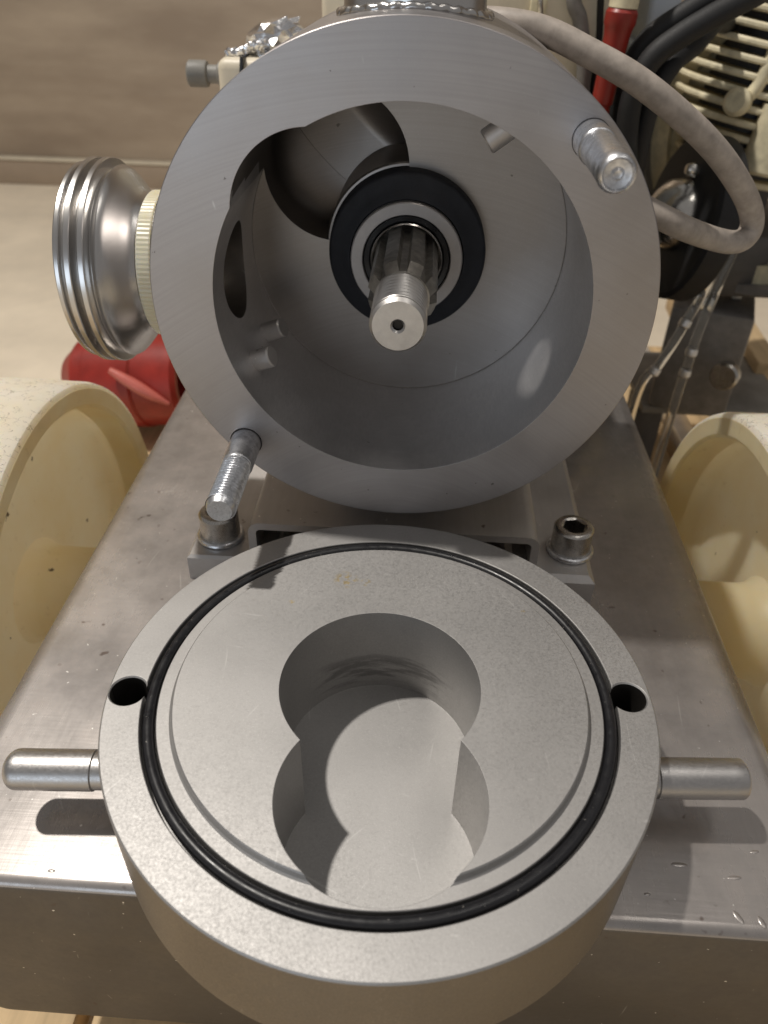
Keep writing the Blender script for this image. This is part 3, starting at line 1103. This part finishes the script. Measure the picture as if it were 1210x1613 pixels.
# black hoses
hl = ('thick black hose arching down to floor, the right-hand one', 'thick black hose arching behind the red connector, the left-hand one', 'short black hose bend below the two arching hoses')
for k, (pts, r) in enumerate((([(246, 352, 96), (226, 290, 108), (200, 252, 97), (172, 238, 83.6), (152.4, 235, 73.6), (134, 233, 62.5), (122.1, 232, 51.9), (116.5, 232, 35), (117.5, 232, 14), (123.6, 232, -11), (135, 240, -44), (140, 262, -120), (150, 270, PAL)], 6.2),
                              ([(238, 352, 104), (212, 300, 114), (180, 260, 97), (160, 252, 85), (140.2, 250, 72.4), (123.7, 250, 60.3), (116.2, 250, 45.5), (114.6, 251, 26), (117, 252, 3), (122, 256, -40), (133, 262, -120), (138, 266, PAL)], 6.2),
                              ([(196, 350, 62), (172, 300, 66), (160, 275, 62), (150, 258, 57), (138, 245, 51), (130, 240, 36), (127.5, 240, 16), (129, 245, -8), (137, 262, -34), (150, 285, -100), (160, 290, PAL)], 6.0))):
    bm = B()
    tube(bm, pts, r, 16)
    solo('hose', bm, 'hose', hl[k], 'hose', pts[-1], 'black hoses at the upper right')

# finned compressor with belt guard and pulley
comp = thing('compressor', 'cream finned air compressor with dark pulley at the right', 'compressor', (240, 380, PAL))
bm = B()
lathe(bm, [(0, -70), (36, -70), (36, 78), (30, 84), (0, 84)], (232, 372, 16), (0.12, 0.0, 0.99), 48)
part('cylinder', bm, 'darkgrey', comp)  # dark colour paints in the shade between the cream fins
tilt = Matrix.Rotation(0.16, 3, 'Y')
for k in range(12):
    bm = B()
    z = 68 - 9.0 * k
    rr = 57 if k < 8 else 57 - 3.2 * (k - 7)
    lathe(bm, [(30, -2.6), (rr - 1, -2.0), (rr, -0.8), (rr, 0.8), (rr - 1, 2.0), (30, 2.6)], (234, 372, z), tilt @ Vector((0, 0, 1)), 56)
    part('cooling_fin', bm, 'castcream', comp)
bm = B()
lathe(bm, [(0, 0), (7.5, 0), (8.5, 2), (8.5, 7), (6, 10), (0, 10.5)], (206, 322, 21), (-0.55, -0.8, 0.15), 24)
tube(bm, [(207, 323, 21), (214, 321, 30), (219, 322, 52), (221, 324, 92)], 4.2, 12)
part('valve_boss', bm, 'castcream', comp)
bm = B()
lathe(bm, [(0, 0), (14, 0), (15.5, 2), (15.5, 40), (0, 42)], (232, 318, -20), (0.1, 0, 1), 28)
part('side_column', bm, 'castcream', comp)
# belt guard: a dark ring seen edge on, cream inside
gx = Vector((-0.68, -0.73, 0.0)).normalized()
bm = B()
lathe(bm, [(91, -8), (97, -8), (98, -7), (98, 17), (97, 18), (91, 18)], (246, 335, -6), gx, 96, close=True)
part('belt_guard', bm, 'conduit', comp)
bm = B()
lathe(bm, [(78, 3), (90.9, 3), (90.9, 11), (78, 11)], (246, 335, -6), gx, 80, close=True)
part('guard_band', bm, 'castcream', comp)
bm = B()
lathe(bm, [(62, 2), (77.9, 2), (77.9, 6), (62, 6)], (246, 335, -6), gx, 64, close=True)
part('guard_plate', bm, 'castcream', comp)
px = Vector((-0.98, -0.13, 0.15)).normalized()
bm = B()
lathe(bm, [(34, 4), (38, -3), (42, -5), (51, -5), (53, -3), (53, 12), (50, 14), (20, 14), (16, 10)], (190, 300, -48), px, 72)
pl = part('pulley', bm, 'hose', comp)
bm = B()
lathe(bm, [(40.6, -1.2), (41.4, -2), (45, -2), (45.8, -1.2)], (190, 300, -48), px, 72)
part('pulley_rim', bm, 'darkgrey', pl)
bm = B()
lathe(bm, [(24, 0), (24, 14), (23, 18), (20, 25), (14, 30), (7, 33), (0, 34)], (190, 300, -46), px, 40)
part('hub_cap', bm, 'chrome', pl)
bm = B()
lathe(bm, [(4.2, 3), (4.6, 9), (3.0, 12), (0, 12.5)], (186, 296, -16), px, 20)
part('bolt_head', bm, 'chrome', pl)
bm = B()
box(bm, (222, 318, -108), (320, 420, -62), 5)
part('crankcase', bm, 'darkgrey', comp)
bm = B()
box(bm, (206, 318, -206), (266, 372, -120), 3, Matrix.Rotation(-0.32, 3, 'Z'))
part('mount_block', bm, 'conduit', comp)
for (bx, by, bz) in ((222, 330, -119), (252, 352, -119)):
    bm = B()
    lathe(bm, [(0, 0), (7, 0), (7, 7), (6, 8.5), (0, 8.5)], (bx, by, bz), (0, 0, 1), 6)
    part('mount_bolt', bm, 'chrome', comp)
bm = B()
box(bm, (196, 330, -214), (320, 440, -207), 1.5)
part('mount_plate', bm, 'grey', comp)
for xx in (196, 300):
    bm = B()
    box(bm, (xx, 350, PAL), (xx + 26, 376, -214.5), 1.5)
    part('mount_leg', bm, 'darkgrey', comp)
bm = B()
lathe(bm, [(0, 0), (10, 0), (10.5, 1), (10.5, 9), (9, 11), (0, 11)], (243, 300, -160), (-0.5, -0.8, 0.1), 24)
part('drain_plug', bm, 'bolt', comp)

# pale blue plastic case behind hoses
bm = B()
box(bm, (126, 274, 54), (144, 330, 130), 4, seg=3)
box(bm, (121.5, 290, BASE), (139.5, 330, 56), 2)
solo('plastic_case', bm, 'bluewhite', 'pale blue plastic case behind the black hoses', 'case', (132, 310, BASE))

# clear tubes with shiny fittings
tl = ('clear plastic tube with bright fittings, leaning towards the flange', 'clear plastic tube with bright fittings, hanging nearer the compressor')
for k, pts in enumerate((([(214, 296, -62), (205, 292, -97), (199, 290, -114), (192, 286, -132), (183, 280, -148), (172, 276, -170), (170, 274, PAL)]),
                         ([(220, 296, -64), (214, 292, -92), (209, 288, -118), (207, 286, -134), (206, 284, -150), (204, 283, -176), (203, 282, PAL)]))):
    t = thing('clear_tube', tl[k], 'tube', pts[-1], 'clear tubes by the compressor')
    bm = B()
    tube(bm, pts, 3.4, 14)
    part('tube_wall', bm, 'clear', t)
    for q in ((3, 4) if k else (2, 4)):
        a_, b_ = Vector(pts[q]), Vector(pts[q + 1])
        d = (b_ - a_).normalized()
        bm = B()
        lathe(bm, [(2.0, 0), (4.0, 0.5), (4.3, 2), (4.3, 5), (3.6, 6), (2.0, 6.4)], a_, d, 18)
        part('tube_fitting', bm, 'alu', t)

# white aluminium bar and wood crate board at the right
bm = B()
R_ = Matrix.Rotation(0.02, 3, 'Z')
box(bm, (257, 350, PAL), (277, 640, PAL + 14), 2.5, R_)
solo('aluminium_bar', bm, 'alu', 'white metal bar lying on the pallet planks', 'bar', (267, 495, PAL))
bm = B()
box(bm, (322, 400, PAL), (344, 760, PAL + 92), 2, Matrix.Rotation(-0.06, 3, 'Z'))
solo('crate_board', bm, 'wood', 'pale board on edge at the right of the pallet', 'board', (333, 580, PAL))

# red industrial plug lying on the pallet behind the left wheel
plug = thing('red_plug', 'bright red industrial plug with hinged lid behind the left wheel', 'plug', (-262, 395, PAL))
pa = Vector((0.93, -0.12, 0.10)).normalized()
pc = Vector((-322, 400, PAL + 46))
bm = B()
lathe(bm, [(0, 0), (22, 0), (24, 2), (30, 10), (37, 17), (39, 20), (39, 30), (41, 32), (41, 74), (44, 78), (44, 120), (40, 124), (36, 124), (36, 90), (0, 90)], pc, pa, 64)
part('plug_body', bm, 'red', plug)
bm = B()
lathe(bm, [(41.2, 62), (46, 64), (46, 80), (44.2, 82)], pc, pa, 64)
part('plug_collar', bm, 'red', plug)
bm = B()
pts = [(-262, 346, -205), (-244, 343, -215), (-228, 341, -224), (-212, 341, -233)]
tube(bm, pts, lambda t: 1.2 + 4.2 * sin(pi * min(1, 0.12 + t * 0.86)), 14)
part('plug_lid', bm, 'redlight', plug)
